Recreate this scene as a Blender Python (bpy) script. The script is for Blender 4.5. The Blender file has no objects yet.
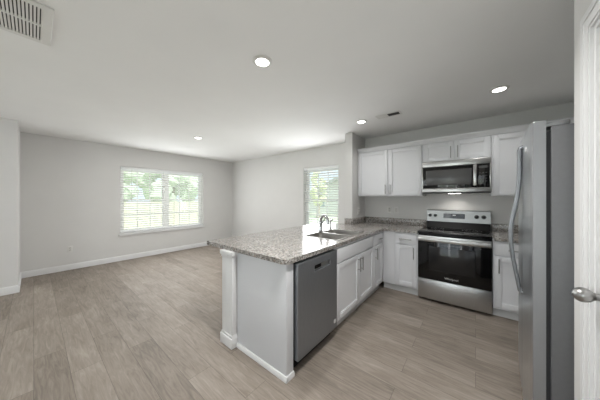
import bpy, bmesh, math, random
from mathutils import Vector, Matrix
R = math.radians
sc = bpy.context.scene
col = sc.collection
random.seed(7)

# ------------------------------------------------------------------ camera, world, sun, exposure
cam_d = bpy.data.cameras.new('camera')
cam_d.sensor_width = 36.0
cam_d.lens = 216.2 / 600 * 36
cam_d.shift_y = -1.93 / 600
cam_d.clip_start = 0.02
cam = bpy.data.objects.new('camera', cam_d)
col.objects.link(cam)
cam.location = (0, 0, 1.365)
cam.rotation_euler = (R(90), 0, 0.682)
sc.camera = cam

world = bpy.data.worlds.new('world')
sc.world = world
world.use_nodes = True
wn, wl = world.node_tree.nodes, world.node_tree.links
bg = wn['Background']
bg.inputs[0].default_value = (0.78, 0.89, 1.0, 1)
bg.inputs[1].default_value = 1.5

def lamp(name, kind, loc, rot, energy, color=(1, 1, 1), size=None, size_y=None, **kw):
    d = bpy.data.lights.new(name, kind)
    d.energy = energy
    d.color = color
    if kind == 'AREA':
        d.shape = kw.get('shape', 'RECTANGLE')
        d.size = size
        if size_y: d.size_y = size_y
        if 'spread' in kw: d.spread = kw['spread']
    if kind == 'SUN': d.angle = R(4)
    if kind == 'SPOT':
        d.spot_size = kw.get('spot', R(120)); d.spot_blend = 0.8; d.shadow_soft_size = size or .05
    o = bpy.data.objects.new(name, d)
    col.objects.link(o)
    o.location = loc
    o.rotation_euler = rot
    return o

lamp('sun', 'SUN', (10, -4, 12), (R(8), R(38), 0), 4.2, (1, .97, .92))
# two fill lamps added at unseen rear openings, then daylight from windows in view
lamp('rear_fill_wide', 'AREA', (-.95, -3.36, 1.1), (R(90), 0, R(180)), 108, (.95, .975, 1), 2.4, 1.9)
lamp('rear_fill_narrow', 'AREA', (-4.0, -3.36, 1.4), (R(90), 0, R(180)), 42, (.95, .975, 1), 1.3, 1.3)
lamp('daylight_dining_window', 'AREA', (-5.93, 2.11, 1.33), (0, R(-90), 0), 22, (.97, .99, 1), 1.4, 1.76)
lamp('daylight_sink_window', 'AREA', (-2.66, 3.91, 1.33), (R(-90), 0, 0), 24, (.97, .99, 1), .84, 1.4)
# the part of the daylight that falls on the blinds themselves
lamp('daylight_dining_glass', 'AREA', (-6.076, 2.11, 1.326), (0, R(-90), 0), 8.0, (.97, .99, 1), 1.44, 1.8)
lamp('daylight_sink_glass', 'AREA', (-2.665, 4.056, 1.326), (R(-90), 0, 0), 2.4, (.95, .98, 1), .89, 1.44)

vs = sc.view_settings
vs.view_transform = 'Standard'
vs.look = 'None'
vs.exposure = 0.0
vs.gamma = 1.0
vs.use_curve_mapping = False

# ------------------------------------------------------------------ materials
def srgb(r, g, b):
    f = lambda c: (c / 12.92 if c <= .04045 else ((c + .055) / 1.055) ** 2.4)
    return (f(r / 255), f(g / 255), f(b / 255), 1)

def mat(name, color, rough=.5, metal=0.0, spec=.5, emit=None, estr=0, noise=0.0, nscale=8, stretch=None, bump=0.0, bscale=200, coat=0):
    m = bpy.data.materials.new(name)
    m.use_nodes = True
    n, l = m.node_tree.nodes, m.node_tree.links
    b = n['Principled BSDF']
    b.inputs['Base Color'].default_value = color
    b.inputs['Roughness'].default_value = rough
    b.inputs['Metallic'].default_value = metal
    b.inputs['Specular IOR Level'].default_value = spec
    if coat: b.inputs['Coat Weight'].default_value = coat
    tc = n.new('ShaderNodeTexCoord')
    if noise:
        mp = n.new('ShaderNodeMapping'); l.new(tc.outputs['Object'], mp.inputs[0])
        if stretch: mp.inputs['Scale'].default_value = stretch
        t = n.new('ShaderNodeTexNoise'); t.inputs['Scale'].default_value = nscale; t.inputs['Detail'].default_value = 4
        l.new(mp.outputs[0], t.inputs['Vector'])
        r = n.new('ShaderNodeValToRGB')
        r.color_ramp.elements[0].position = .3; r.color_ramp.elements[1].position = .7
        r.color_ramp.elements[0].color = tuple(c * (1 - noise) for c in color[:3]) + (1,)
        r.color_ramp.elements[1].color = tuple(min(1, c * (1 + noise)) for c in color[:3]) + (1,)
        l.new(t.outputs['Fac'], r.inputs[0]); l.new(r.outputs[0], b.inputs['Base Color'])
    if bump:
        t2 = n.new('ShaderNodeTexNoise'); t2.inputs['Scale'].default_value = bscale
        l.new(tc.outputs['Object'], t2.inputs['Vector'])
        bp = n.new('ShaderNodeBump'); bp.inputs['Strength'].default_value = bump; bp.inputs['Distance'].default_value = .002
        l.new(t2.outputs['Fac'], bp.inputs['Height']); l.new(bp.outputs[0], b.inputs['Normal'])
    if emit:
        b.inputs['Emission Color'].default_value = emit
        b.inputs['Emission Strength'].default_value = estr
    return m

M = {}
M['wall'] = mat('wall_paint', srgb(219, 218, 216), .85, noise=.012, nscale=3, bump=.08, bscale=260)
M['ceiling'] = mat('ceiling_paint', srgb(243, 243, 242), .95, noise=.012, nscale=2, bump=.1, bscale=180)
M['trim'] = mat('white_trim_paint', srgb(224, 224, 224), .35, noise=.008, nscale=5)
M['cab'] = mat('white_cabinet_paint', srgb(228, 229, 232), .38, noise=.006, nscale=5)
M['panel'] = mat('painted_end_panel', srgb(212, 213, 216), .45, noise=.006, nscale=5)
M['kick'] = mat('toe_kick_paint', srgb(205, 205, 205), .5, noise=.01)
M['steel'] = mat('stainless_steel', srgb(196, 196, 195), .28, 1.0, noise=.05, nscale=30, stretch=(1, 1, 14))
M['steel_h'] = mat('stainless_steel_horizontal_grain', srgb(196, 196, 195), .3, 1.0, noise=.05, nscale=30, stretch=(14, 14, .6))
M['steel_panel'] = mat('backguard_steel', srgb(158, 158, 157), .34, 1.0, noise=.05, nscale=30, stretch=(14, 14, .6))
M['steel_dark'] = mat('dark_stainless_steel', srgb(140, 143, 147), .36, .75, noise=.05, nscale=24, stretch=(14, 14, .6))
M['fridge_door'] = mat('fridge_door_steel', srgb(212, 214, 216), .3, 1.0, noise=.05, nscale=24, stretch=(14, 14, .6))
M['fridge_edge'] = mat('fridge_door_edge_paint', srgb(150, 151, 153), .42, .7, noise=.02)
M['fridge_case'] = mat('textured_grey_fridge_case', srgb(106, 107, 109), .45, .2, noise=.03, nscale=60, bump=.15, bscale=500)
M['gasket'] = mat('dark_rubber_gasket', srgb(44, 45, 48), .6, noise=.05)
M['nickel'] = mat('brushed_nickel', srgb(168, 167, 166), .3, 1.0, noise=.04, nscale=40)
M['chrome'] = mat('chrome', srgb(205, 206, 208), .12, 1.0, noise=.02, nscale=40)
M['sink'] = mat('sink_stainless', srgb(188, 185, 181), .34, 1.0, noise=.06, nscale=40, stretch=(1, 8, 1))
M['black_glass'] = mat('black_ceramic_glass', srgb(14, 14, 15), .06, spec=.5, noise=.05)
M['oven_window'] = mat('oven_window_glass', srgb(34, 34, 35), .08, noise=.05)
M['mw_window'] = mat('microwave_window_mesh', srgb(84, 84, 84), .18, noise=.04, nscale=200)
M['black'] = mat('black_enamel', srgb(14, 14, 15), .3, spec=.25, noise=.05)
M['dark'] = mat('dark_void', srgb(30, 30, 31), .8, noise=.05)
M['knob'] = mat('black_knob_plastic', srgb(20, 20, 20), .35, noise=.05)
M['vent_white'] = mat('vent_white_enamel', srgb(226, 225, 222), .5, noise=.01)
M['opening_shade'] = mat('opening_shade_dark', srgb(70, 69, 67), .9, noise=.05)
M['plate'] = mat('white_plastic_plate', srgb(226, 225, 222), .4, noise=.008)
M['slot'] = mat('outlet_face_plastic', srgb(205, 203, 199), .4, noise=.01)
M['vinyl'] = mat('white_vinyl', srgb(238, 239, 239), .4, noise=.008)
M['lamp'] = mat('lamp_diffuser', (1, 1, 1, 1), .5, emit=(1, .97, .92, 1), estr=9, noise=.01)
M['print'] = mat('pale_lettering', srgb(215, 215, 215), .4, noise=.02)
M['print_grey'] = mat('grey_lettering', srgb(140, 140, 142), .4, noise=.02)
M['button'] = mat('dim_button_print', srgb(78, 78, 80), .4, noise=.02)
M['display'] = mat('dark_display', srgb(12, 12, 14), .1, noise=.05)
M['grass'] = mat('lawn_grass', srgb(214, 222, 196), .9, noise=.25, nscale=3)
M['leaf'] = mat('light_bleached_leaves', srgb(224, 235, 214), .8, noise=.1, nscale=5)  # leaf green bleached in the colour to imitate overexposed daylight
M['leaf_b'] = mat('light_bleached_pale_leaves', srgb(226, 230, 196), .8, noise=.1, nscale=5)  # same daylight bleaching put into a yellower green
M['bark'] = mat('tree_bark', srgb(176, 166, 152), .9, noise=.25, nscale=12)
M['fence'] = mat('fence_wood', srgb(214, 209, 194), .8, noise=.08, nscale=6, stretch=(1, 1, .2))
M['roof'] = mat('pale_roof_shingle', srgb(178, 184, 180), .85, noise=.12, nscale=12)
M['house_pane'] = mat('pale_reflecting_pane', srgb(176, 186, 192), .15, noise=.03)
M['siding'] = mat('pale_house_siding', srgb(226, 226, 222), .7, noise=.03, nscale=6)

# slats: thin white plastic that lets some daylight through
def slat_mat():
    m = bpy.data.materials.new('blind_slat_plastic'); m.use_nodes = True
    n, l = m.node_tree.nodes, m.node_tree.links
    b = n['Principled BSDF']
    b.inputs['Base Color'].default_value = srgb(240, 240, 237); b.inputs['Roughness'].default_value = .5
    tr = n.new('ShaderNodeBsdfTranslucent')
    t = n.new('ShaderNodeTexNoise'); t.inputs['Scale'].default_value = 6
    r = n.new('ShaderNodeValToRGB'); r.color_ramp.elements[0].color = srgb(236, 236, 232); r.color_ramp.elements[1].color = srgb(244, 244, 241)
    l.new(t.outputs['Fac'], r.inputs[0]); l.new(r.outputs[0], tr.inputs[0]); l.new(r.outputs[0], b.inputs['Base Color'])
    mx = n.new('ShaderNodeMixShader'); mx.inputs[0].default_value = .55
    l.new(b.outputs[0], mx.inputs[1]); l.new(tr.outputs[0], mx.inputs[2]); l.new(mx.outputs[0], n['Material Output'].inputs[0])
    return m
M['slat'] = slat_mat()

def glass_mat():
    m = bpy.data.materials.new('window_glass'); m.use_nodes = True
    n, l = m.node_tree.nodes, m.node_tree.links
    n.remove(n['Principled BSDF'])
    t = n.new('ShaderNodeBsdfTransparent'); g = n.new('ShaderNodeBsdfGlossy'); g.inputs['Roughness'].default_value = .02
    f = n.new('ShaderNodeFresnel'); f.inputs[0].default_value = 1.3
    t.inputs[0].default_value = (.95, .97, .96, 1)
    mx = n.new('ShaderNodeMixShader'); l.new(f.outputs[0], mx.inputs[0]); l.new(t.outputs[0], mx.inputs[1]); l.new(g.outputs[0], mx.inputs[2])
    l.new(mx.outputs[0], n['Material Output'].inputs[0])
    return m
M['glass'] = glass_mat()

def floor_mat():
    m = bpy.data.materials.new('vinyl_plank_floor'); m.use_nodes = True
    n, l = m.node_tree.nodes, m.node_tree.links
    b = n['Principled BSDF']
    tc = n.new('ShaderNodeTexCoord')
    def brick(c1, c2, mort, ms):
        br = n.new('ShaderNodeTexBrick'); l.new(tc.outputs['Object'], br.inputs['Vector'])
        br.offset = .37; br.offset_frequency = 2; br.squash = 1; br.squash_frequency = 2
        br.inputs['Color1'].default_value = c1; br.inputs['Color2'].default_value = c2; br.inputs['Mortar'].default_value = mort
        br.inputs['Scale'].default_value = 1; br.inputs['Mortar Size'].default_value = ms; br.inputs['Mortar Smooth'].default_value = .2
        br.inputs['Bias'].default_value = 0; br.inputs['Brick Width'].default_value = 1.22; br.inputs['Row Height'].default_value = .182
        return br
    rnd = brick((0, 0, 0, 1), (1, 1, 1, 1), (.5, .5, .5, 1), 0.0)
    seam = brick((1, 1, 1, 1), (1, 1, 1, 1), (0, 0, 0, 1), .0016)
    # per plank shift of the grain
    mul = n.new('ShaderNodeVectorMath'); mul.operation = 'SCALE'; mul.inputs['Scale'].default_value = 37
    l.new(rnd.outputs['Color'], mul.inputs[0])
    add = n.new('ShaderNodeVectorMath'); add.operation = 'ADD'
    l.new(tc.outputs['Object'], add.inputs[0]); l.new(mul.outputs[0], add.inputs[1])
    mp = n.new('ShaderNodeMapping'); mp.inputs['Scale'].default_value = (1.6, 14, 1); l.new(add.outputs[0], mp.inputs[0])
    n1 = n.new('ShaderNodeTexNoise'); n1.inputs['Scale'].default_value = 2.2; n1.inputs['Detail'].default_value = 8; n1.inputs['Roughness'].default_value = .62; n1.inputs['Distortion'].default_value = 1.6
    l.new(mp.outputs[0], n1.inputs['Vector'])
    mp2 = n.new('ShaderNodeMapping'); mp2.inputs['Scale'].default_value = (1.3, 3.4, 1); l.new(add.outputs[0], mp2.inputs[0])
    n2 = n.new('ShaderNodeTexNoise'); n2.inputs['Scale'].default_value = 1.7; n2.inputs['Detail'].default_value = 3
    l.new(mp2.outputs[0], n2.inputs['Vector'])
    mix0 = n.new('ShaderNodeMix'); mix0.data_type = 'FLOAT'; mix0.inputs[0].default_value = .36
    l.new(n1.outputs['Fac'], mix0.inputs[2]); l.new(n2.outputs['Fac'], mix0.inputs[3])
    mix1 = n.new('ShaderNodeMix'); mix1.data_type = 'FLOAT'; mix1.inputs[0].default_value = .12
    l.new(mix0.outputs[0], mix1.inputs[2]); l.new(rnd.outputs['Color'], mix1.inputs[3])
    rp = n.new('ShaderNodeValToRGB'); e = rp.color_ramp.elements
    e[0].position = .28; e[0].color = srgb(106, 98, 90)
    e[1].position = .74; e[1].color = srgb(172, 162, 152)
    x = e.new(.47); x.color = srgb(138, 128, 118)
    x = e.new(.58); x.color = srgb(151, 141, 131)
    l.new(mix1.outputs[0], rp.inputs[0])
    ms = n.new('ShaderNodeMix'); ms.data_type = 'RGBA'; ms.blend_type = 'MULTIPLY'; ms.inputs[0].default_value = .42
    l.new(rp.outputs[0], ms.inputs[6]); l.new(seam.outputs['Color'], ms.inputs[7])
    l.new(ms.outputs[2], b.inputs['Base Color'])
    b.inputs['Roughness'].default_value = .55
    b.inputs['Specular IOR Level'].default_value = .3
    bp = n.new('ShaderNodeBump'); bp.inputs['Strength'].default_value = .12; bp.inputs['Distance'].default_value = .002
    l.new(n1.outputs['Fac'], bp.inputs['Height']); l.new(bp.outputs[0], b.inputs['Normal'])
    return m
M['floor'] = floor_mat()

def granite_mat():
    m = bpy.data.materials.new('speckled_granite'); m.use_nodes = True
    n, l = m.node_tree.nodes, m.node_tree.links
    b = n['Principled BSDF']
    tc = n.new('ShaderNodeTexCoord')
    def vor(scale):
        v = n.new('ShaderNodeTexVoronoi'); v.inputs['Scale'].default_value = scale; l.new(tc.outputs['Object'], v.inputs['Vector'])
        s = n.new('ShaderNodeSeparateColor'); l.new(v.outputs['Color'], s.inputs[0]); return s
    def ramp(src, stops):
        r = n.new('ShaderNodeValToRGB'); r.color_ramp.interpolation = 'CONSTANT'
        e = r.color_ramp.elements
        e[0].position, e[0].color = stops[0]
        e[1].position, e[1].color = stops[1]
        for p, c in stops[2:]:
            q = e.new(p); q.color = c
        l.new(src, r.inputs[0]); return r
    a = ramp(vor(85).outputs[0], [(0, srgb(58, 56, 55)), (.14, srgb(117, 113, 109)), (.32, srgb(149, 143, 139)), (.5, srgb(169, 165, 160)), (.7, srgb(193, 191, 187)), (.92, srgb(158, 140, 128))])
    c = ramp(vor(190).outputs[1], [(0, srgb(46, 45, 45)), (.14, srgb(128, 123, 119)), (.4, srgb(166, 160, 155)), (.7, srgb(192, 188, 183))])
    mx = n.new('ShaderNodeMix'); mx.data_type = 'RGBA'; mx.inputs[0].default_value = .34
    l.new(a.outputs[0], mx.inputs[6]); l.new(c.outputs[0], mx.inputs[7]); l.new(mx.outputs[2], b.inputs['Base Color'])
    b.inputs['Roughness'].default_value = .13
    return m
M['granite'] = granite_mat()

# ------------------------------------------------------------------ mesh helpers (all coordinates in metres, world axes)
class MB:
    def __init__(self): self.bm = bmesh.new()
    def box(self, x0, x1, y0, y1, z0, z1, bev=0.0, seg=2):
        r = bmesh.ops.create_cube(self.bm, size=1.0)
        vv = r['verts']
        for v in vv:
            v.co = Vector(((x0 + x1) / 2 + v.co.x * abs(x1 - x0), (y0 + y1) / 2 + v.co.y * abs(y1 - y0), (z0 + z1) / 2 + v.co.z * abs(z1 - z0)))
        if bev:
            ed = list({e for v in vv for e in v.link_edges})
            bmesh.ops.bevel(self.bm, geom=ed, offset=bev, segments=seg, profile=.5, affect='EDGES')
        return self
    def cyl(self, a, b, r, r2=None, seg=24):
        a, b = Vector(a), Vector(b); d = b - a
        q = Vector((0, 0, 1)).rotation_difference(d.normalized()).to_matrix().to_4x4()
        bmesh.ops.create_cone(self.bm, cap_ends=True, segments=seg, radius1=r, radius2=r if r2 is None else r2, depth=d.length,
                              matrix=Matrix.Translation((a + b) / 2) @ q)
        return self
    def tube(self, pts, rad, seg=14, flat=1.0):
        pts = [Vector(p) for p in pts]; rings = []
        up0 = None
        for i, p in enumerate(pts):
            t = (pts[min(i + 1, len(pts) - 1)] - pts[max(i - 1, 0)]).normalized()
            if up0 is None:
                up0 = Vector((0, 1, 0)) if abs(t.y) < .8 else Vector((0, 0, 1))
            s = t.cross(up0).normalized(); u = s.cross(t).normalized(); up0 = u
            rr = rad[i] if isinstance(rad, (list, tuple)) else rad
            rings.append([self.bm.verts.new(p + s * math.cos(2 * math.pi * k / seg) * rr + u * math.sin(2 * math.pi * k / seg) * rr * flat) for k in range(seg)])
        for i in range(len(rings) - 1):
            for k in range(seg):
                self.bm.faces.new((rings[i][k], rings[i][(k + 1) % seg], rings[i + 1][(k + 1) % seg], rings[i + 1][k]))
        self.bm.faces.new(rings[0]); self.bm.faces.new(rings[-1])
        return self
    def lathe(self, prof, origin, axis='z', seg=32, ring=False):
        # prof: list of (radius, height along axis)
        ax = {'z': (Vector((1, 0, 0)), Vector((0, 1, 0)), Vector((0, 0, 1))), 'x-': (Vector((0, 1, 0)), Vector((0, 0, 1)), Vector((-1, 0, 0))),
              'y-': (Vector((1, 0, 0)), Vector((0, 0, 1)), Vector((0, -1, 0))), 'z-': (Vector((1, 0, 0)), Vector((0, 1, 0)), Vector((0, 0, -1)))}[axis]
        o = Vector(origin); rings = []
        for r, h in prof:
            rings.append([self.bm.verts.new(o + ax[0] * math.cos(2 * math.pi * k / seg) * r + ax[1] * math.sin(2 * math.pi * k / seg) * r + ax[2] * h) for k in range(seg)])
        for i in range(len(rings) - 1):
            for k in range(seg):
                self.bm.faces.new((rings[i][k], rings[i][(k + 1) % seg], rings[i + 1][(k + 1) % seg], rings[i + 1][k]))
        if ring:
            for k in range(seg): self.bm.faces.new((rings[-1][k], rings[-1][(k + 1) % seg], rings[0][(k + 1) % seg], rings[0][k]))
        else:
            self.bm.faces.new(rings[0]); self.bm.faces.new(rings[-1])
        return self
    def prism(self, poly, axis, lo, hi):
        # poly: 2D points; axis 'x': (y,z), 'y': (x,z), 'z': (x,y)
        f = {'x': lambda p, t: (t, p[0], p[1]), 'y': lambda p, t: (p[0], t, p[1]), 'z': lambda p, t: (p[0], p[1], t)}[axis]
        a = [self.bm.verts.new(f(p, lo)) for p in poly]; b = [self.bm.verts.new(f(p, hi)) for p in poly]
        n = len(poly)
        self.bm.faces.new(a); self.bm.faces.new(b)
        for i in range(n): self.bm.faces.new((a[i], a[(i + 1) % n], b[(i + 1) % n], b[i]))
        return self
    def grid(self, axis, A, B, solid, lo, hi):
        # a slab with holes: cells of the A x B grid for which solid(a, b) holds, between lo and hi along axis
        f = {'x': lambda a, b, t: (t, a, b), 'y': lambda a, b, t: (a, t, b), 'z': lambda a, b, t: (a, b, t)}[axis]
        A, B = sorted(set(A)), sorted(set(B)); vd = {}
        def V(i, j, t):
            k = (i, j, t)
            if k not in vd: vd[k] = self.bm.verts.new(f(A[i], B[j], t))
            return vd[k]
        S = {(i, j) for i in range(len(A) - 1) for j in range(len(B) - 1) if solid((A[i] + A[i + 1]) / 2, (B[j] + B[j + 1]) / 2)}
        for i, j in S:
            for t in (lo, hi): self.bm.faces.new((V(i, j, t), V(i + 1, j, t), V(i + 1, j + 1, t), V(i, j + 1, t)))
            for (di, dj, p, q) in ((-1, 0, (i, j), (i, j + 1)), (1, 0, (i + 1, j), (i + 1, j + 1)), (0, -1, (i, j), (i + 1, j)), (0, 1, (i, j + 1), (i + 1, j + 1))):
                if (i + di, j + dj) not in S:
                    self.bm.faces.new((V(*p, lo), V(*q, lo), V(*q, hi), V(*p, hi)))
        return self

def world_origin(o):
    v = Vector((0, 0, 0))
    while o is not None:
        v += o.location; o = o.parent
    return v

def obj(name, mb, material, parent=None, smooth=True, bevel=0.0, raw=False):
    bm = mb.bm
    bmesh.ops.recalc_face_normals(bm, faces=bm.faces[:])
    me = bpy.data.meshes.new(name)
    o = bpy.data.objects.new(name, me)
    if parent is not None:
        if not raw: bmesh.ops.translate(bm, verts=bm.verts[:], vec=-world_origin(parent))
        o.parent = parent
    else:
        co = [v.co for v in bm.verts]
        c = Vector(((min(p.x for p in co) + max(p.x for p in co)) / 2, (min(p.y for p in co) + max(p.y for p in co)) / 2, min(p.z for p in co)))
        if not raw:
            bmesh.ops.translate(bm, verts=bm.verts[:], vec=-c); o.location = c
    bm.to_mesh(me); bm.free()
    me.materials.append(material if not isinstance(material, str) else M[material])
    if smooth:
        for p in me.polygons: p.use_smooth = True
        me.set_sharp_from_angle(angle=R(35))
    col.objects.link(o)
    if bevel:
        md = o.modifiers.new('bevel', 'BEVEL'); md.width = bevel; md.segments = 2; md.limit_method = 'ANGLE'; md.angle_limit = R(50)
    return o

def tag(o, label, cat, group=None, kind=None):
    o['label'] = label; o['category'] = cat
    if group: o['group'] = group
    if kind: o['kind'] = kind
    return o

def thing(name, label, cat, loc, group=None):
    o = bpy.data.objects.new(name, None); col.objects.link(o)
    o.location = loc; o.empty_display_size = .1
    return tag(o, label, cat, group)

def struct(name, mb, material, parent=None, bevel=0.0, **kw):
    o = obj(name, mb, material, parent, bevel=bevel, raw=(parent is None), **kw)
    if parent is None: o['kind'] = 'structure'
    return o

def text_mesh(name, body, size, material, parent, matrix, depth=.0006):
    cu = bpy.data.curves.new(name, 'FONT'); cu.body = body; cu.size = size; cu.extrude = depth; cu.align_x = 'CENTER'; cu.align_y = 'CENTER'
    t = bpy.data.objects.new(name + '_curve', cu); col.objects.link(t)
    dg = bpy.context.evaluated_depsgraph_get(); dg.update()
    me = bpy.data.meshes.new_from_object(t.evaluated_get(dg))
    bpy.data.objects.remove(t)
    me.transform(matrix); me.transform(Matrix.Translation(-world_origin(parent)))
    me.materials.clear(); me.materials.append(M[material])
    o = bpy.data.objects.new(name, me); o.parent = parent; col.objects.link(o)
    return o

# ------------------------------------------------------------------ room dimensions
H = 2.49
YB = 3.98          # back wall
XA = -6.0          # wall with the wide window
XJ, YJ = -5.145, -0.145   # nearer wall on the far side of the viewpoint, and its corner
XR, YR = 0.353, 1.57      # wall with the door, and its corner by the fridge
XK = 1.06          # wall beside the fridge
YR0 = -3.4         # wall behind the viewpoint
T = .15
WA = (1.19, 3.03, .586, 2.066)     # wide window  (y0, y1, z0, z1)
WB = (-3.13, -2.20, .586, 2.066)   # window by the sink (x0, x1, z0, z1)
DR = (.55, 1.347, 2.02)           # door opening y0, y1, height

struct('floor', MB().box(XA - T, XK + T, YR0 - T, YB + T, -.12, 0), 'floor')
struct('ceiling', MB().box(XA - T, XK + T, YR0 - T, YB + T, H, H + .15), 'ceiling')
struct('wall_left', MB().grid('x', [YJ - .02, WA[0], WA[1], YB + T], [0, WA[2], WA[3], H],
       lambda a, b: not (WA[0] < a < WA[1] and WA[2] < b < WA[3]), XA - T, XA), 'wall')
struct('wall_left_near', MB().box(XA - T, XJ, YR0 - T, YJ, 0, H), 'wall')
struct('wall_back', MB().grid('y', [XA, WB[0], WB[1], XK + T], [0, WB[2], WB[3], H],
       lambda a, b: not (WB[0] < a < WB[1] and WB[2] < b < WB[3]), YB, YB + T), 'wall')
struct('wall_right', MB().grid('x', [YR0, DR[0], DR[1], YR], [0, DR[2], H],
       lambda a, b: not (DR[0] < a < DR[1] and b < DR[2]), XR, XR + .12), 'wall')
struct('wall_right_return', MB().box(XR + .12, XK + T, YR - .12, YR, 0, H), 'wall')
struct('wall_right_kitchen', MB().box(XK, XK + T, YR, YB, 0, H), 'wall')
RW = [(-2.15, .25, .05, 2.1), (-4.65, -3.35, .75, 2.05)]  # unseen rear openings, added to go with the fill lamps
struct('wall_rear', MB().grid('y', [XJ, -4.65, -3.35, -2.15, .25, XR + .12], [0, .05, .75, 2.05, 2.1, H],
       lambda a, b: not any(w[0] < a < w[1] and w[2] < b < w[3] for w in RW), YR0 - T, YR0), 'wall')
struct('wall_closet', MB().box(XR + .12, XK + T, YR0, YR0 + .05, 0, H), 'wall')
# stub wall at the end of the kitchen and the half wall under the bar
SX0, SX1, SY = -1.768, -1.637, 3.43
struct('wall_kitchen_stub', MB().box(SX0, SX1, SY, YB, 0, H), 'wall')
PX0, PX1, PY = -1.89, -1.70, 1.12
struct('wall_half', MB().box(PX0 + .02, PX1 - .02, 1.27, SY - .002, 0, .872), 'wall')

# ---- baseboards
def bb_x(name, x, y0, y1, s):   # runs along y on a wall at x, s = direction into the room
    h, t = .108, .015
    struct(name, MB().prism([(x, 0), (x + s * t, 0), (x + s * t, h - .02), (x + s * t * .45, h - .004), (x, h)], 'y', y0, y1), 'trim')
def bb_y(name, y, x0, x1, s):
    h, t = .108, .015
    struct(name, MB().prism([(y, 0), (y + s * t, 0), (y + s * t, h - .02), (y + s * t * .45, h - .004), (y, h)], 'x', x0, x1), 'trim')
bb_x('baseboard_left', XA, YJ, YB, 1)
bb_x('baseboard_left_near', XJ, YR0, YJ + .015, 1)
bb_y('baseboard_left_return', YJ, XA + .015, XJ, 1)
bb_y('baseboard_back', YB, XA + .015, SX0, -1)
bb_x('baseboard_right', XR, YR0, DR[0] - .085, -1)
bb_x('baseboard_right_corner', XR, DR[1] + .085, YR, -1)
bb_y('baseboard_rear', YR0, XJ + .015, -2.2, 1)
bb_x('baseboard_half_wall', PX0 + .02, PY + .09, SY, -1)

# ------------------------------------------------------------------ windows
def build_window(name, axis, a0, a1, z0, z1, plane, out, units):
    # plane: inner wall face; out: +1/-1 direction to the outside
    def bx(mb, p0, p1, d0, d1, q0, q1, bev=0):
        lo, hi = sorted((plane + out * d0, plane + out * d1))
        return mb.box(lo, hi, p0, p1, q0, q1, bev) if axis == 'x' else mb.box(p0, p1, lo, hi, q0, q1, bev)
    fr = MB(); w = .045
    bx(fr, a0, a0 + w, .085, .15, z0, z1); bx(fr, a1 - w, a1, .085, .15, z0, z1)
    bx(fr, a0 + w, a1 - w, .085, .15, z1 - w, z1); bx(fr, a0 + w, a1 - w, .085, .15, z0, z0 + w)
    ux = [a0 + w + (a1 - a0 - 2 * w) * i / units for i in range(units + 1)]
    for i in range(1, units): bx(fr, ux[i] - .045, ux[i] + .045, .082, .15, z0 + w, z1 - w)
    root = struct(name, fr, 'vinyl')
    st = MB(); bx(st, a0 - .03, a1 + .03, -.035, 0, z0 - .045, z0 + .002, .004); bx(st, a0 + .001, a1 - .001, 0, .085, z0, z0 + .012)
    obj('window_sill', st, 'trim', root)
    zm = (z0 + z1) / 2
    for i in range(units):
        l, r = ux[i] + (.045 if i else 0), ux[i + 1] - (.045 if i < units - 1 else 0)
        for k, (b, t, d) in enumerate(((z0 + w, zm + .02, .095), (zm - .02, z1 - w, .122))):
            sm = MB(); s = .035
            bx(sm, l, l + s, d, d + .025, b, t); bx(sm, r - s, r, d, d + .025, b, t)
            bx(sm, l + s, r - s, d, d + .025, b, b + s); bx(sm, l + s, r - s, d, d + .025, t - s, t)
            for q in (1, 2):
                m = l + s + (r - l - 2 * s) * q / 3
                bx(sm, m - .009, m + .009, d + .004, d + .02, b + s, t - s)
            mz = (b + t) / 2
            bx(sm, l + s, r - s, d + .005, d + .019, mz - .009, mz + .009)
            sash = obj('sash', sm, 'vinyl', root)
            gm = MB(); bx(gm, l + s, r - s, d + .011, d + .013, b + s, t - s)
            obj('glass_pane', gm, 'glass', sash)
    return root
build_window('window_1', 'x', WA[0], WA[1], WA[2], WA[3], XA, -1, 2)
build_window('window_2', 'y', WB[0], WB[1], WB[2], WB[3], YB, 1, 1)
for i, w in enumerate(RW):
    build_window('window_%d' % (i + 3), 'y', w[0], w[1], w[2], w[3], YR0, -1, 2)  # unseen rear windows, added as a source for the fill light

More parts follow.
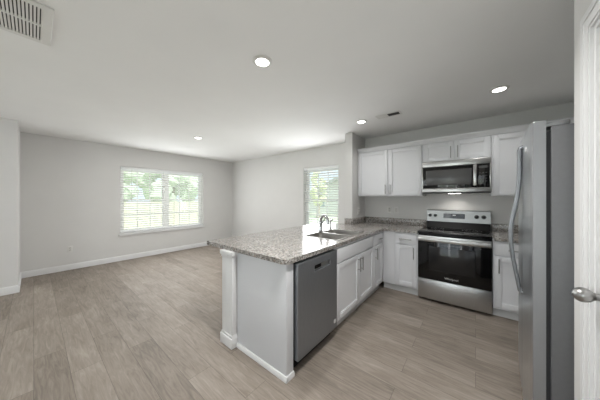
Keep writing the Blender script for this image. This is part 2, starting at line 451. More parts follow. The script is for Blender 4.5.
def blind(axis, a0, a1, z0, z1, plane, out, label, wand_at):
    def P(a, d, z): return (plane + out * d, a, z) if axis == 'x' else (a, plane + out * d, z)
    def bx(mb, p0, p1, d0, d1, q0, q1, bev=0):
        lo, hi = sorted((plane + out * d0, plane + out * d1))
        return mb.box(lo, hi, p0, p1, q0, q1, bev) if axis == 'x' else mb.box(p0, p1, lo, hi, q0, q1, bev)
    root = thing('window_blind', label, 'blind', P((a0 + a1) / 2, .04, z0), 'white horizontal window blinds')
    a0 += .008; a1 -= .008
    obj('headrail', bx(MB(), a0, a1, .012, .068, z1 - .055, z1 - .002, .003), 'vinyl', root)
    sl = MB(); pitch = .052; tilt = R(-23); hw = .025
    z = z0 + .075
    while z < z1 - .065:
        prof = []
        for k in range(5):
            q = -1 + k / 2; cr = .0028 * (1 - q * q)
            prof.append((.04 + q * hw * math.cos(tilt), z + q * hw * math.sin(tilt) + cr))
        vt = [[sl.bm.verts.new(P(a, d, zz + e)) for d, zz in prof] for a in (a0, a1) for e in (0, .0024)]
        for i in range(4):
            sl.bm.faces.new((vt[1][i], vt[1][i + 1], vt[3][i + 1], vt[3][i])); sl.bm.faces.new((vt[0][i], vt[0][i + 1], vt[2][i + 1], vt[2][i]))
            sl.bm.faces.new((vt[0][i], vt[0][i + 1], vt[1][i + 1], vt[1][i])); sl.bm.faces.new((vt[2][i], vt[2][i + 1], vt[3][i + 1], vt[3][i]))
        for i in (0, 4): sl.bm.faces.new((vt[0][i], vt[1][i], vt[3][i], vt[2][i]))
        z += pitch
    obj('slats', sl, 'slat', root)
    obj('bottom_rail', bx(MB(), a0, a1, .016, .064, z0 + .016, z0 + .045, .004), 'vinyl', root)
    n = max(2, round((a1 - a0) / .6) + 1)
    for i in range(n):
        a = a0 + .12 + (a1 - a0 - .24) * i / (n - 1)
        cd = MB()
        for d in (.0135, .0665): cd.cyl(P(a, d, z0 + .04), P(a, d, z1 - .05), .0012, seg=6)
        obj('ladder_cord', cd, 'vinyl', root)
    obj('tilt_wand', MB().cyl(P(wand_at, .004, z1 - .06), P(wand_at, .004, z1 - .78), .0045, seg=8), 'slot', root)
blind('x', WA[0], WA[1], WA[2], WA[3], XA, -1, 'wide white horizontal blind over the double window on the far dining wall', WA[0] + .2)
blind('y', WB[0], WB[1], WB[2], WB[3], YB, 1, 'narrow white horizontal blind over the single window behind the sink', WB[0] + .1)

# ------------------------------------------------------------------ door in the near wall
dr = struct('door_1', MB().grid('x', [DR[0] + .02, DR[0] + .13, DR[1] - .13, DR[1] - .02], [.01, .25, .95, 1.11, DR[2] - .14, DR[2] - .02],
       lambda a, b: not (DR[0] + .13 < a < DR[1] - .13 and (.25 < b < .95 or 1.11 < b < DR[2] - .14)), XR + .012, XR + .047), 'trim', bevel=.004)
for b, t in ((.25, .95), (1.11, DR[2] - .14)):
    y0, y1 = DR[0] + .13, DR[1] - .13
    obj('door_panel', MB().box(XR + .024, XR + .035, y0, y1, b, t), 'trim', dr)
    pm = MB()
    for k, (ins, dep) in enumerate(((0, .014), (.012, .018), (.024, .021))):
        pm.grid('x', [y0 + ins, y0 + ins + .012, y1 - ins - .012, y1 - ins], [b + ins, b + ins + .012, t - ins - .012, t - ins],
                lambda a, c, i=ins: not (y0 + i + .012 < a < y1 - i - .012 and b + i + .012 < c < t - i - .012), XR + dep, XR + .026)
    obj('panel_moulding', pm, 'trim', dr)
KY, KZ = 1.288, 1.005
kn = MB(); kn.lathe([(.0, 0), (.033, 0), (.033, .004), (.028, .009), (.012, .011), (.0115, .024), (.014, .028), (.0, .0281)], (XR + .012, KY, KZ), 'x-')
rose = obj('knob_rose', kn, 'nickel', dr)
kk = MB(); kk.lathe([(.0, .024), (.012, .026), (.0165, .032), (.0235, .041), (.0268, .052), (.0262, .062), (.022, .071), (.014, .078), (.005, .0815), (.0, .082)], (XR + .012, KY, KZ), 'x-')
obj('door_knob', kk, 'nickel', rose)
jm = MB()
jm.box(XR - .002, XR + .12, DR[1] - .018, DR[1], 0, DR[2]); jm.box(XR - .002, XR + .12, DR[0], DR[0] + .018, 0, DR[2]); jm.box(XR - .002, XR + .12, DR[0] + .018, DR[1] - .018, DR[2] - .018, DR[2])
obj('door_jamb', jm, 'trim', dr)
cs = MB(); cw = .083
for (p0, p1, dep) in ((0, 1, .011), (.12, .9, .015), (.55, .86, .019)):
    a, b = cw * p0, cw * p1
    yl, yr_, zt = DR[0], DR[1], DR[2]
    cs.grid('x', [yl - b, yl - a, yr_ + a, yr_ + b], [0, zt + a, zt + b],
            lambda y, z, a=a: not (yl - a < y < yr_ + a and z < zt + a), XR - dep, XR)
struct('trim_1', cs, 'trim')

# ------------------------------------------------------------------ cabinets
DP = .02     # door thickness
class Face:
    """Cabinet front plane: 'y' fronts look to -Y (u = x), 'x' fronts look to +X (u = y)."""
    def __init__(self, kind, plane): self.k, self.p = kind, plane
    def box(self, mb, u0, u1, d0, d1, z0, z1, bev=0):
        if self.k == 'y': return mb.box(u0, u1, self.p - d1, self.p - d0, z0, z1, bev)
        return mb.box(self.p + d0, self.p + d1, u0, u1, z0, z1, bev)
    def pt(self, u, d, z): return (u, self.p - d, z) if self.k == 'y' else (self.p + d, u, z)

def shaker(F, u0, u1, z0, z1, name, root, rail=.057):
    mb = MB(); b = .0018
    F.box(mb, u0, u0 + rail, 0, DP, z0, z1, b); F.box(mb, u1 - rail, u1, 0, DP, z0, z1, b)
    F.box(mb, u0 + rail, u1 - rail, 0, DP, z0, z0 + rail, b); F.box(mb, u0 + rail, u1 - rail, 0, DP, z1 - rail, z1, b)
    F.box(mb, u0 + rail - .003, u1 - rail + .003, .002, .009, z0 + rail - .003, z1 - rail + .003)
    return obj(name, mb, 'cab', root)
def slab(F, u0, u1, z0, z1, name, root):
    return obj(name, F.box(MB(), u0, u1, 0, DP, z0, z1, .002), 'cab', root)
def pull(F, u, z, parent, vertical=True, L=.16):
    mb = MB(); r = .006; st = .034
    a, b = (F.pt(u, DP + st, z - L / 2), F.pt(u, DP + st, z + L / 2)) if vertical else (F.pt(u - L / 2, DP + st, z), F.pt(u + L / 2, DP + st, z))
    mb.cyl(a, b, r, seg=14)
    for s in (-1, 1):
        q = s * (L / 2 - .022)
        c, d = (F.pt(u, DP - .001, z + q), F.pt(u, DP + st, z + q)) if vertical else (F.pt(u + q, DP - .001, z), F.pt(u + q, DP + st, z))
        mb.cyl(c, d, .0045, seg=10)
    return obj('handle', mb, 'nickel', parent)

G = .002
# ---- uppers on the back wall
FU = Face('y', 3.672)          # face frame; doors stand 20 mm proud
UB, UT = 1.395, 2.165
def upper(u0, u1, z0, label, doors, handle_side, h_z):
    t = thing('upper_cabinet', label, 'cabinet', ((u0 + u1) / 2, YB, z0), 'white shaker wall cabinets')
    obj('body', MB().box(u0, u1, FU.p, YB - .004, z0, UT, .001), 'cab', t)
    for (a, b), hs in zip(doors, handle_side):
        d = shaker(FU, a, b, z0 + .012, UT - .012, 'door', t)
        pull(FU, (b - .03) if hs > 0 else (a + .03), h_z, d)
    return t
XU0, XM0, XM1, XU1 = -1.634, -.612, .156, .80
upper(XU0, XM0 - G, UB, 'white two-door wall cabinet above the counter corner beside the stub wall', [(XU0 + .012, -1.119), (-1.101, XM0 - .016)], (1, -1), 1.505)
upper(XM0, XM1, 1.885, 'short white two-door wall cabinet directly above the microwave', [(XM0 + .014, -.237), (-.219, XM1 - .014)], (1, -1), 2.0)
upper(XM1 + G, XU1, UB, 'tall white single-door wall cabinet between microwave and fridge', [(XM1 + .018, XM1 + .46)], (1,), 1.505)
cm = MB()
cm.prism([(FU.p + .003, UT), (FU.p - .012, UT), (FU.p - .016, UT + .012), (FU.p - .024, UT + .03), (FU.p - .042, UT + .048), (FU.p - .045, UT + .066), (FU.p + .003, UT + .066)], 'x', XU0, XK - .01)
cm.box(XU0, XK - .01, FU.p + .003, YB - .003, UT, UT + .02)
tag(obj('crown_moulding', cm, 'cab'), 'white crown moulding running along the tops of the wall cabinets', 'moulding')

# ---- bases
CZ = .876
FB = Face('y', 3.34); FP = Face('x', -1.095)
def carcass_y(u0, u1, root):
    obj('body', MB().box(u0, u1, FB.p, YB - .003, .10, CZ - .001, .001), 'cab', root)
    obj('toe_kick', MB().box(u0, u1, FB.p + .05, FB.p + .07, 0, .10), 'kick', root)
RX0, RX1 = -.612, .15
t = thing('base_cabinet', 'white base cabinet with one drawer and door on the left side of the range', 'cabinet', (-.85, 3.66, 0), 'white shaker base cabinets')
carcass_y(FP.p + .003, RX0 - .004, t)
d = slab(FB, -.905, RX0 - .02, .715, .85, 'drawer', t); pull(FB, -.768, .785, d, False)
d = shaker(FB, -.905, RX0 - .02, .125, .70, 'door', t); pull(FB, RX0 - .052, .60, d)
obj('corner_filler', MB().box(FP.p + .024, -.925, FB.p - .006, FB.p, .10, CZ - .001), 'cab', t)
t = thing('base_cabinet', 'white base cabinet with one drawer and door between range and fridge', 'cabinet', (.5, 3.66, 0), 'white shaker base cabinets')
carcass_y(RX1 + .004, XK - .004, t)
d = slab(FB, RX1 + .022, RX1 + .40, .715, .85, 'drawer', t); pull(FB, RX1 + .211, .785, d, False)
d = shaker(FB, RX1 + .022, RX1 + .40, .125, .70, 'door', t); pull(FB, RX1 + .055, .60, d)

def carcass_x(u0, u1, root):
    obj('body', MB().box(PX1 + .0, FP.p, u0, u1, .10, CZ - .001, .001) if False else MB().grid('y', [PX1 + .003, PX1 + .02, FP.p - .02, FP.p], [.10, .12, CZ - .001],
        lambda a, b: not (PX1 + .02 < a < FP.p - .02 and b > .12), u0, u1), 'cab', root)
    obj('toe_kick', MB().box(FP.p - .07, FP.p - .05, u0, u1, 0, .10), 'kick', root)
DY0, DY1 = 1.272, 1.885
S0, S1, S2 = 1.90, 2.925, 3.335
t = thing('base_cabinet', 'wide white sink base cabinet with two doors next to the dishwasher', 'cabinet', (-1.4, 2.4, 0), 'white shaker base cabinets')
carcass_x(S0, S1 - G, t)
slab(FP, S0 + .02, S1 - .012, .71, .85, 'false_drawer_front', t)
mid = 2.44
d = shaker(FP, S0 + .02, mid - .005, .125, .695, 'door', t); pull(FP, mid - .036, .585, d)
d = shaker(FP, mid + .005, S1 - .012, .125, .695, 'door', t); pull(FP, mid + .036, .585, d)
t = thing('base_cabinet', 'narrow white drawer and door base cabinet in the inside corner of the peninsula', 'cabinet', (-1.4, 3.13, 0), 'white shaker base cabinets')
carcass_x(S1, S2, t)
d = slab(FP, S1 + .014, 3.285, .715, .85, 'drawer', t); pull(FP, 3.11, .785, d, False, .13)
d = shaker(FP, S1 + .014, 3.285, .125, .70, 'door', t); pull(FP, S1 + .045, .60, d)

# ---- end of the peninsula
EX = -1.09
ep = thing('peninsula_end', 'white painted end panel and post closing the near end of the peninsula', 'panel', (-1.4, 1.2, 0))
obj('end_panel', MB().box(PX1 - .006, EX, 1.183, 1.262, 0, CZ - .001, .002), 'panel', ep)
obj('shoe_moulding', MB().prism([(1.183, 0), (1.169, 0), (1.169, .022), (1.176, .036), (1.183, .038)], 'x', PX1, EX + .013)
    .prism([(EX, 0), (EX + .013, 0), (EX + .013, .022), (EX + .007, .036), (EX, .038)], 'y', 1.176, 1.262), 'trim', ep)
obj('post', MB().box(PX0 + .012, PX1 - .012, PY + .014, 1.182, 0, .862, .002), 'trim', ep)
pb = MB()
pb.box(PX0, PX1, PY, 1.182, 0, .09, .002)
pb.prism([(PX0, .088), (PX1, .088), (PX1 - .012, .112), (PX0 + .012, .112)], 'y', PY + .006, 1.182)
obj('post_base', pb, 'trim', ep)
pc = MB(); pc.box(PX0 - .004, PX1 + .004, PY - .002, 1.182, .838, CZ - .002, .003); pc.prism([(PX0 + .012, .815), (PX1 - .012, .815), (PX1 - .002, .84), (PX0 + .002, .84)], 'y', PY + .006, 1.182)
obj('post_cap', pc, 'trim', ep)

# ------------------------------------------------------------------ countertops
CXE, CYE = -1.066, 1.15      # front edge of the peninsula top, near end
CYF = 3.305                  # front edge along the back wall
CX0 = -2.20                  # bar overhang
SK = (-1.60, -1.14, 2.02, 2.74)   # sink cut-out x0 x1 y0 y1
YW = YB - .001
ct = thing('countertop', 'speckled grey granite countertop on the peninsula wrapping to the range', 'countertop', (-1.5, 2.3, CZ))
g = MB()
def in_top(x, y):
    if SK[0] < x < SK[1] and SK[2] < y < SK[3]: return False
    if SX0 - .004 < x < SX1 + .004 and y > SY - .004: return False
    if y < SY - .004: return (x < CXE) or (y > CYF)
    return x > SX1 + .004
g.grid('z', [CX0, SX0 - .004, SX1 + .004, SK[0], SK[1], CXE, RX0 - .003], [CYE, SK[2], SK[3], CYF, SY - .004, YW], in_top, CZ, .914)
bmesh.ops.dissolve_limit(g.bm, angle_limit=.001, verts=g.bm.verts[:], edges=g.bm.edges[:])
def corner_edges(x, y):
    return [e for e in g.bm.edges if all(abs(v.co.x - x) < 1e-4 and abs(v.co.y - y) < 1e-4 for v in e.verts)]
bmesh.ops.bevel(g.bm, geom=corner_edges(CXE, CYE) + corner_edges(CX0, CYE), offset=.055, segments=6, profile=.5, affect='EDGES')
obj('slab', g, 'granite', ct, bevel=.005)
bsp = MB()
bsp.box(SX1 + .001, RX0 - .003, YW - .02, YW, .9145, 1.016, .002)
bsp.box(SX1 + .001, SX1 + .02, SY - .02, YW - .02, .9145, 1.016, .002)
bsp.box(SX0 - .001, SX1 + .001, SY - .021, SY - .001, .9145, 1.016, .002)
obj('backsplash', bsp, 'granite', ct)
c2 = thing('countertop', 'short speckled granite countertop between the range and the fridge', 'countertop', (.5, 3.64, CZ))
obj('slab', MB().box(RX1 + .018, XK - .003, CYF, YW, CZ, .914), 'granite', c2, bevel=.006)
obj('backsplash', MB().box(RX1 + .018, XK - .003, YW - .02, YW, .9145, 1.016, .002), 'granite', c2)

# ------------------------------------------------------------------ sink, faucet, sprayer
sk = thing('kitchen_sink', 'sunken stainless double-bowl sink set in the peninsula countertop', 'sink', (-1.37, 2.38, .72))
x0, x1, y0, y1 = SK; rl = .008
ym = (y0 + y1) / 2
bowls = [(x0 + .012, x1 - .012, y0 + .012, ym - .012), (x0 + .012, x1 - .012, ym + .012, y1 - .012)]
rm = MB().grid('z', [x0 - rl, bowls[0][0], bowls[0][1], x1 + rl], [y0 - rl, bowls[0][2], bowls[0][3], bowls[1][2], bowls[1][3], y1 + rl],
    lambda x, y: not any(b[0] < x < b[1] and b[2] < y < b[3] for b in bowls), .9145, .9185)
obj('rim', rm, 'sink', sk, bevel=.0015)
for b in bowls:
    mb = MB(); zt, zb, w = .9143, .735, .012
    N = 10; rr = .05
    def rring(ins, z):
        out = []
        r = max(rr - ins, .01)
        for cx, cy, a0 in ((b[1] - ins - r, b[3] - ins - r, 0), (b[0] + ins + r, b[3] - ins - r, 90), (b[0] + ins + r, b[2] + ins + r, 180), (b[1] - ins - r, b[2] + ins + r, 270)):
            for k in range(N + 1):
                a = R(a0 + 90 * k / N); out.append(mb.bm.verts.new((cx + r * math.cos(a), cy + r * math.sin(a), z)))
        return out
    rings = [rring(-.002, zb - .004), rring(-.002, zt), rring(.0, zt), rring(.004, zb + .04), rring(.014, zb + .012), rring(.04, zb)]
    for i in range(len(rings) - 1):
        n = len(rings[i])
        for k in range(n): mb.bm.faces.new((rings[i][k], rings[i][(k + 1) % n], rings[i + 1][(k + 1) % n], rings[i + 1][k]))
    mb.bm.faces.new(rings[-1]); mb.bm.faces.new(rings[0])
    bo = obj('bowl', mb, 'sink', sk)
    cx, cy = (b[0] + b[1]) / 2, (b[2] + b[3]) / 2
    obj('drain', MB().lathe([(0, .001), (.042, .001), (.042, .004), (.034, .005), (.03, .003), (0, .003)], (cx, cy, zb)), 'chrome', bo)
DZ = .9142
FX, FY = -1.642, 2.47
fc = thing('faucet', 'chrome single-handle kitchen faucet standing on the counter behind the sink', 'faucet', (FX, FY, DZ))
obj('deck_plate', MB().box(FX - .026, FX + .026, FY - .12, FY + .12, DZ, DZ + .009, .004), 'chrome', fc)
obj('body', MB().lathe([(0, 0), (.027, 0), (.027, .012), (.023, .03), (.021, .085), (.024, .1), (.022, .118), (.012, .126), (0, .127)], (FX, FY, DZ + .008)), 'chrome', fc)
pts = [(FX, FY, DZ + .09)]
for k in range(21):
    a = math.pi * (1 - k / 20 * .92)
    pts.append((FX + .06 + .06 * math.cos(a), FY - .012 * k / 20, DZ + .135 + .075 * math.sin(a)))
pts.append((pts[-1][0] + .002, pts[-1][1], DZ + .1))
obj('spout', MB().tube(pts, [.021] * 8 + [.019] * 11 + [.021] * 4), 'chrome', fc)
obj('lever', MB().tube([(FX - .004, FY + .018, DZ + .09), (FX - .002, FY + .045, DZ + .112), (FX + .004, FY + .08, DZ + .15), (FX + .008, FY + .095, DZ + .168)], [.014, .012, .0095, .008]), 'chrome', fc)
PYs = 2.705
sp = thing('side_sprayer', 'slim chrome side sprayer standing beside the faucet', 'sprayer', (FX + .01, PYs, DZ))
obj('holder', MB().lathe([(0, 0), (.021, 0), (.021, .006), (.016, .022), (.014, .04), (0, .04)], (FX + .01, PYs, DZ)), 'chrome', sp)
obj('spray_head', MB().tube([(FX + .01, PYs, DZ + .038), (FX + .01, PYs, DZ + .09), (FX + .014, PYs, DZ + .12), (FX + .03, PYs, DZ + .138), (FX + .05, PYs, DZ + .14)], [.011, .012, .015, .016, .013]), 'chrome', sp)

# ------------------------------------------------------------------ dishwasher
DX = -1.056
dw = thing('dishwasher', 'grey stainless dishwasher under the peninsula countertop', 'dishwasher', (-1.35, 1.58, 0))
obj('tub', MB().box(PX1 + .005, DX - .045, DY0, DY1, .1, CZ - .004), 'dark', dw)
dp = MB()
PZ0, PZ1, PYa, PYb = .742, .792, 1.50, 1.755
dp.grid('x', [DY0 + .004, PYa, PYb, DY1 - .006], [.105, PZ0, PZ1, .856], lambda a, b: not (PYa < a < PYb and PZ0 < b < PZ1), DX - .04, DX)
do = obj('door', dp, 'steel_dark', dw, bevel=.004)
obj('pocket_handle', MB().box(DX - .042, DX - .022, PYa + .001, PYb - .001, PZ0 + .001, PZ1 - .001), 'steel', do)
obj('control_strip', MB().box(DX - .0215, DX - .018, PYa + .004, PYa + .12, PZ0 + .012, PZ1 - .008), 'display', do)
obj('door_badge', MB().cyl((DX - .002, 1.835, .175), (DX + .002, 1.835, .175), .018), 'print', do)
obj('kick_plate', MB().box(DX - .09, DX - .075, DY0 + .01, DY1 - .01, 0.005, .1), 'black', dw)

# ------------------------------------------------------------------ range
RF = 3.29
rg = thing('range', 'stainless electric range with black glass cooktop and oven door', 'range', (-.23, 3.62, 0))
ra, rb = RX0, RX1
obj('body', MB().box(ra + .002, rb - .002, RF + .05, YB - .03, .03, .9, .002), 'black', rg)
for i, (x, y) in enumerate(((ra + .05, RF + .1), (rb - .05, RF + .1), (ra + .05, YB - .08), (rb - .05, YB - .08))):
    obj('leg', MB().cyl((x, y, 0), (x, y, .031), .016), 'black', rg)
obj('storage_drawer', MB().box(ra + .004, rb - .004, RF + .004, RF + .05, .035, .292, .004), 'steel_h', rg)
od = obj('oven_door', MB().box(ra + .004, rb - .004, RF, RF + .05, .297, .872, .004), 'black_glass', rg)
obj('window', MB().box(ra + .13, rb - .15, RF - .0012, RF + .001, .42, .73, .0005), 'oven_window', od)
hb = MB()
hb.box(ra + .01, rb - .01, RF - .05, RF - .022, .803, .843, .009, 3)
hb.box(ra + .03, ra + .06, RF - .03, RF + .001, .808, .838, .003); hb.box(rb - .06, rb - .03, RF - .03, RF + .001, .808, .838, .003)
obj('handle', hb, 'steel_h', od)
obj('trim_bar', MB().box(ra + .004, rb - .004, RF - .002, RF + .01, .79, .868, .001), 'steel_h', od)
text_mesh('lettering', 'Whirlpool', .034, 'print', od, Matrix.Translation((-.235, RF - .001, .345)) @ Matrix.Rotation(R(90), 4, 'X'))
ck = obj('cooktop', MB().box(ra, rb, RF - .006, YB - .1, .9, .922, .004), 'black_glass', rg)
bur = [(-.44, 3.47, .105), (-.03, 3.47, .085), (-.43, 3.72, .08), (-.04, 3.72, .105)]
for x, y, r in bur:
    br = MB()
    for q in (r, r * .62):
        a = [br.bm.verts.new((x + math.cos(k * math.pi / 24) * q, y + math.sin(k * math.pi / 24) * q, .9224)) for k in range(48)]
        b_ = [br.bm.verts.new((x + math.cos(k * math.pi / 24) * (q - .003), y + math.sin(k * math.pi / 24) * (q - .003), .9224)) for k in range(48)]
        for k in range(48): br.bm.faces.new((a[k], a[(k + 1) % 48], b_[(k + 1) % 48], b_[k]))
    obj('burner_ring', br, 'print_grey', ck)
BGY = 3.885
bk = obj('backguard', MB().prism([(BGY - .006, 1.012), (BGY + .004, 1.176), (BGY + .02, 1.186), (YB - .03, 1.186), (YB - .03, 1.012)], 'x', ra + .022, rb + .012), 'steel_panel', rg)
obj('riser', MB().prism([(BGY - .03, .921), (BGY - .002, 1.0115), (YB - .035, 1.0115), (YB - .035, .921)], 'x', ra + .022, rb + .006), 'black', rg)
def bgp(z): return BGY - .006 + (z - 1.012) / .164 * .01
obj('display', MB().prism([(bgp(1.065) - .002, 1.065), (bgp(1.135) - .002, 1.135), (bgp(1.135) + .004, 1.135), (bgp(1.065) + .004, 1.065)], 'x', -.375, -.118), 'display', bk)
for x, s in ((-.548, .019), (-.48, .019), (.012, .023), (.088, .023)):
    obj('knob', MB().lathe([(0, 0), (s + .004, 0), (s + .003, .006), (s, .008), (s * .86, .026), (0, .028)], (x, bgp(1.1) + .001, 1.1), 'y-', 24).box(x - .004, x + .004, bgp(1.1) - .034, bgp(1.1) - .01, 1.1 - s * .8, 1.1 + s * .8, .001), 'knob', bk)
obj('display_digits', MB().box(-.262, -.226, bgp(1.112) - .003, bgp(1.112) - .001, 1.106, 1.119), 'print', bk)

# ------------------------------------------------------------------ microwave
MF = 3.565
ma, mb1, mz0, mz1 = XM0 + .006, XM1 - .006, 1.43, 1.878
mw = thing('microwave', 'stainless over-the-range microwave mounted under the short cabinet', 'microwave', (-.228, 3.77, mz0))
obj('body', MB().box(ma, mb1, MF + .03, YB - .004, mz0, mz1, .002), 'steel', mw)
obj('vent_strip', MB().box(ma, mb1, MF + .004, MF + .03, 1.805, mz1, .003), 'steel_h', mw)
mdoor = obj('door', MB().box(ma, mb1 - .135, MF, MF + .03, 1.447, 1.80, .003), 'black_glass', mw)
obj('lower_trim', MB().box(ma, mb1, MF - .001, MF + .01, 1.447, 1.50, .001), 'steel_h', mw)
obj('window', MB().box(ma + .05, mb1 - .19, MF - .0012, MF + .001, 1.545, 1.755, .0005), 'mw_window', mdoor)
cp = obj('control_panel', MB().box(mb1 - .133, mb1 - .012, MF, MF + .03, 1.501, 1.80, .002), 'black_glass', mw)
obj('side_trim', MB().box(mb1 - .0115, mb1, MF, MF + .03, 1.501, 1.80, .001), 'steel', mw)
obj('side_trim', MB().box(ma - .0005, ma + .012, MF - .0012, MF + .03, 1.501, 1.80, .001), 'steel', mw)
obj('display', MB().box(mb1 - .115, mb1 - .035, MF - .001, MF + .001, 1.745, 1.775), 'mw_window', cp)
for i in range(4):
    for j in range(3):
        obj('button', MB().box(mb1 - .113 + j * .03, mb1 - .098 + j * .03, MF - .0006, MF + .001, 1.575 + i * .036, 1.583 + i * .036), 'button', cp)
hm = MB(); hx = mb1 - .155
hm.box(hx - .019, hx + .019, MF - .045, MF - .03, 1.525, 1.79, .006)
hm.box(hx - .01, hx + .01, MF - .032, MF + .001, 1.54, 1.565, .002); hm.box(hx - .01, hx + .01, MF - .032, MF + .001, 1.75, 1.775, .002)
obj('handle', hm, 'steel', mdoor)
obj('vent_grille', MB().box(ma + .005, mb1 - .005, MF + .004, MF + .03, mz0, 1.447), 'black', mw)
obj('cooktop_light', MB().box(-.30, -.16, 3.70, 3.76, mz0 - .003, mz0 + .001), 'lamp', mw)
lg = lamp('microwave_cooktop_lamp', 'SPOT', (-.23, 3.75, mz0 - .01), (R(16), 0, 0), 4.0, (1, .96, .9), .04, spot=R(130))
lg.parent = None

# ------------------------------------------------------------------ fridge (stands slightly askew)
FH = 1.745
fr = thing('refrigerator', 'tall stainless side-by-side refrigerator with dark grey sides by the doorway', 'refrigerator', (.223, 1.609, 0))
fr.rotation_euler.z = R(-3.2)
# local axes: x = depth into the alcove, y = along the front
W_, sp_ = .905, .43
def robj(name, mb, m, parent, **k): return obj(name, mb, m, parent, raw=True, **k)
robj('case', MB().box(.066, .715, .003, W_ - .003, .035, 1.72, .006), 'fridge_case', fr)
robj('gasket', MB().box(.05, .067, .012, W_ - .012, .09, 1.70), 'gasket', fr)
for y in (.06, W_ - .06):
    robj('hinge_cover', MB().box(.02, .13, y - .045, y + .045, 1.7205, 1.748, .008), 'fridge_edge', fr)
robj('base_grille', MB().box(.05, .08, .02, W_ - .02, .012, .085, .003), 'gasket', fr)
for x in (.12, .64):
    for y in (.07, W_ - .07):
        robj('foot', MB().cyl((x, y, 0), (x, y, .036), .02), 'gasket', fr)
def arcx(y):    # contoured front
    q = (y - W_ / 2) / (W_ / 2)
    return -.008 + .008 * q * q
for y0, y1 in ((0.0, sp_ - .003), (sp_ + .003, W_)):
    n = 14; yy = [y0 + (y1 - y0) * i / n for i in range(n + 1)]
    poly = [(arcx(y) + (.006 if i in (0, n) else 0), y) for i, y in enumerate(yy)] + [(.05, y1), (.05, y0)]
    dd = robj('door', MB().prism(poly, 'z', .09, 1.755), 'fridge_door', fr, bevel=.003)
    near = y0 == 0
    robj('door_edge', MB().box(.004, .0495, (y0 - .0012) if near else (y1 - .001), (y0 + .001) if near else (y1 + .0012), .094, 1.751), 'fridge_edge', dd)
    yh = y1 - .032 if near else y0 + .032
    pts = [(arcx(yh) + .004, yh, 1.70)]
    for k in range(37):
        z = 1.69 - k / 36 * .93
        b_ = math.exp(-((z - 1.13) / .21) ** 2) if z > 1.13 else math.cos(min(1, (1.13 - z) / .38) * math.pi / 2) ** 1.2
        pts.append((arcx(yh) - .012 - .042 * b_, yh, z))
    pts.append((arcx(yh) + .004, yh, .755))
    robj('handle', MB().tube(pts, .0105, flat=1.2), 'steel_dark', dd)
    if near: robj('door_badge', MB().cyl((arcx(.2) + .002, .2, 1.645), (arcx(.2) - .003, .2, 1.645), .018), 'print', dd)

# ------------------------------------------------------------------ outlets and switches
def plate(label, kind, at, face, gangs=1, rocker=False):
    # face: 'x+' on a wall looking +X, 'y-' on a wall looking -Y
    w, h = .072 + .046 * (gangs - 1), .116
    x, y, z = at
    t = thing(kind, label, 'switch' if rocker else 'outlet', at, 'white wall plates')
    def bx(mb, a0, a1, d0, d1, z0, z1, bev=0):
        return mb.box(x + d0, x + d1, y + a0, y + a1, z + z0, z + z1, bev) if face == 'x+' else mb.box(x + a0, x + a1, y - d1, y - d0, z + z0, z + z1, bev)
    obj('cover_plate', bx(MB(), -w / 2, w / 2, 0, .006, -h / 2, h / 2, .002), 'plate', t)
    for g_ in range(gangs):
        c = (g_ - (gangs - 1) / 2) * .046
        if rocker: obj('rocker', bx(MB(), c - .0165, c + .0165, .005, .0085, -.033, .033, .001), 'slot', t)
        else:
            for s in (-1, 1):
                rc = obj('receptacle', bx(MB(), c - .0165, c + .0165, .005, .0078, s * .02 - .014, s * .02 + .014, .003), 'slot', t)
                sm = MB()
                for q in (-.006, .006): bx(sm, c + q - .001, c + q + .001, .0077, .0081, s * .02 - .002, s * .02 + .007)
                obj('slots', sm, 'opening_shade', rc)
plate('white outlet low on the far dining wall, well short of its window', 'wall_outlet', (XA, .436, .394), 'x+')
plate('white outlet plate on the side of the stub wall above the granite splash', 'wall_outlet', (SX1, 3.70, 1.135), 'x+', 2)
plate('white outlet on the back wall over the counter, nearer the stub wall', 'wall_outlet', (-1.186, YB, 1.16), 'y-')
plate('white switch plate on the back wall over the counter, nearer the range', 'light_switch', (-1.068, YB, 1.158), 'y-', 1, True)

# ------------------------------------------------------------------ ceiling: recessed lights and vents
def downlight(x, y, label, r=.054, e=3.6, sp=135):
    t = thing('recessed_light', label, 'ceiling light', (x, y, H - .012), 'round recessed ceiling lights')
    z = H - .0005
    obj('trim_ring', MB().lathe([(r, .0), (r + .026, .0), (r + .026, .004), (r + .01, .011), (r, .011)], (x, y, z), 'z-', 40, True), 'vent_white', t)
    obj('diffuser', MB().lathe([(0, 0), (r + .002, 0), (r, .008), (r * .7, .0095), (0, .0098)], (x, y, z), 'z-', 40), 'lamp', t)
    l = lamp('recessed_light_glow', 'AREA', (0, 0, -.004), (0, 0, 0), e, (1, .99, .97), r * 2, shape='DISK', spread=R(sp))
    l.parent = t
downlight(-1.36, 1.185, 'round recessed ceiling light above the near end of the peninsula', e=5.5)
downlight(-1.30, 3.03, 'round recessed ceiling light near the stub wall corner')
downlight(.19, 3.02, 'round recessed ceiling light above the range and fridge', e=3.4)
downlight(-4.0, 1.925, 'round recessed ceiling light nearest the wide dining window', e=24, sp=180)
# unseen lights added to brighten the room, two of them behind the viewpoint
downlight(-1.4, -1.2, 'added unseen round recessed ceiling light behind the viewpoint on the peninsula side', e=3)
downlight(-.5, 1.0, 'added unseen round recessed ceiling light above the kitchen aisle, outside the picture', e=19)  # added to lift the kitchen floor and cabinet fronts
downlight(-4.0, -1.2, 'added unseen round recessed ceiling light behind the viewpoint on the dining side', e=4, sp=180)

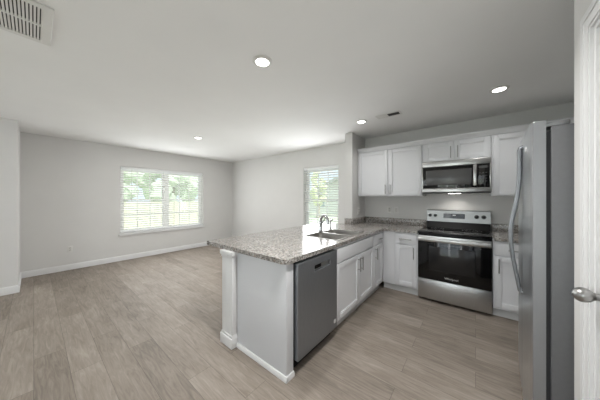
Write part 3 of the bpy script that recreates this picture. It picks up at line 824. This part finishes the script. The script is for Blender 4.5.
def vent_frame(t, x0, x1, y0, y1, fx, fy, dep=.014):
    obj('frame', MB().grid('z', [x0, x0 + fx, x1 - fx, x1], [y0, y0 + fy, y1 - fy, y1], lambda x, y: not (x0 + fx < x < x1 - fx and y0 + fy < y < y1 - fy), H - dep, H - .0005), 'vent_white', t, bevel=dep * .3)
    obj('shade_backing', MB().box(x0 + fx, x1 - fx, y0 + fy, y1 - fy, H - .002, H - .0006), 'opening_shade', t)  # flat dark sheet, coloured as the shade inside the vent opening
vx0, vx1, vy0, vy1 = -2.425, -1.945, -.42, .078
t = thing('ceiling_vent', 'large white louvred return vent in the ceiling over the dining floor', 'vent', ((vx0 + vx1) / 2, (vy0 + vy1) / 2, H), 'white ceiling vents')
vent_frame(t, vx0, vx1, vy0, vy1, .038, .045)
s_ = MB(); n_ = 28
for i in range(n_ + 1):
    c = vy0 + .045 + (vy1 - vy0 - .09) * i / n_
    s_.prism([(c - .0046, H - .012), (c + .0046, H - .012), (c + .0046, H - .005), (c - .0046, H - .005)], 'x', vx0 + .036, vx1 - .036)
xm = (vx0 + vx1) / 2
s_.box(xm - .009, xm + .009, vy0 + .045, vy1 - .045, H - .0125, H - .004)
obj('slats', s_, 'vent_white', t)
vx0, vx1, vy0, vy1 = -1.07, -.755, 2.955, 3.095
t = thing('ceiling_vent', 'small white register in the ceiling beside the kitchen recessed light', 'vent', ((vx0 + vx1) / 2, (vy0 + vy1) / 2, H), 'white ceiling vents')
vent_frame(t, vx0, vx1, vy0, vy1, .022, .022, .006)
obj('damper', MB().box(vx0 + .022, -.92, vy0 + .022, vy1 - .022, H - .005, H - .003), 'vent_white', t)
s_ = MB()
for i in range(4):
    c = vy0 + .022 + (vy1 - vy0 - .044) * (i + .5) / 4
    s_.box(vx0 + .022, -.92, c - .004, c + .004, H - .0065, H - .005)
obj('slats', s_, 'vent_white', t)

# ------------------------------------------------------------------ outside, seen through the blinds
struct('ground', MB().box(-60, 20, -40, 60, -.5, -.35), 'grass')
def tree(x, y, h, r, label, m, seed):
    rnd = random.Random(seed)
    t = thing('garden_tree', label, 'tree', (x, y, -.35), 'trees outside the windows')
    obj('trunk', MB().tube([(x, y, -.36), (x + .05, y, h * .3), (x, y + .05, h * .6)], [.16, .12, .06]), 'bark', t)
    mb = MB()
    for k in range(46):
        a, b = rnd.uniform(0, 6.28), rnd.uniform(-.9, 1)
        q = (1 - b * b) ** .5 * rnd.uniform(.45, 1)
        c = (x + r * q * math.cos(a), y + r * q * math.sin(a), h * .56 + h * .4 * b)
        r0 = r * rnd.uniform(.2, .34)
        res = bmesh.ops.create_icosphere(mb.bm, subdivisions=2, radius=r0, matrix=Matrix.Translation(c))
        for v in res['verts']: v.co += Vector((rnd.uniform(-1, 1), rnd.uniform(-1, 1), rnd.uniform(-1, 1))) * r0 * .22
    obj('crown', mb, m, t, smooth=False)
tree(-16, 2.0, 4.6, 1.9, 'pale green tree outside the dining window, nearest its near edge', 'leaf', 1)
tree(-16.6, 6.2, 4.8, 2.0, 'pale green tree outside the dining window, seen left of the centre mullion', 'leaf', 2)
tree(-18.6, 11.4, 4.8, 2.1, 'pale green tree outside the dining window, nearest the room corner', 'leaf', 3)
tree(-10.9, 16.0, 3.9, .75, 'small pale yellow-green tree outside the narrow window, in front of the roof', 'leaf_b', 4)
fn = MB()
fn.box(-13.06, -13, -2, 12, -.36, 1.15)
for i in range(7): fn.box(-12.99, -12.9, -2 + i * 2.3, -1.9 + i * 2.3, -.36, 1.2)
tag(obj('garden_fence', fn, 'fence'), 'pale board fence outside the wide dining window', 'fence')
hs = thing('neighbour_house', 'pale neighbouring house with a sloping roof outside the narrow window', 'house', (-10, 22, -.35))
obj('walls', MB().prism([(-14.9, -.36), (-7.1, -.36), (-7.1, 1.7), (-11, 3.35), (-14.9, 1.7)], 'y', 20, 30), 'siding', hs)
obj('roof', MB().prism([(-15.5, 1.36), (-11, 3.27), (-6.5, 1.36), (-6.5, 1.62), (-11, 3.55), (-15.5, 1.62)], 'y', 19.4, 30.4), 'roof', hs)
for x in (-13.2, -8.8):
    wf = obj('window', MB().box(x - .5, x + .5, 19.95, 20.0, .3, 1.4), 'vinyl', hs)
    obj('pane', MB().box(x - .44, x + .44, 19.94, 19.951, .36, 1.34), 'house_pane', wf)
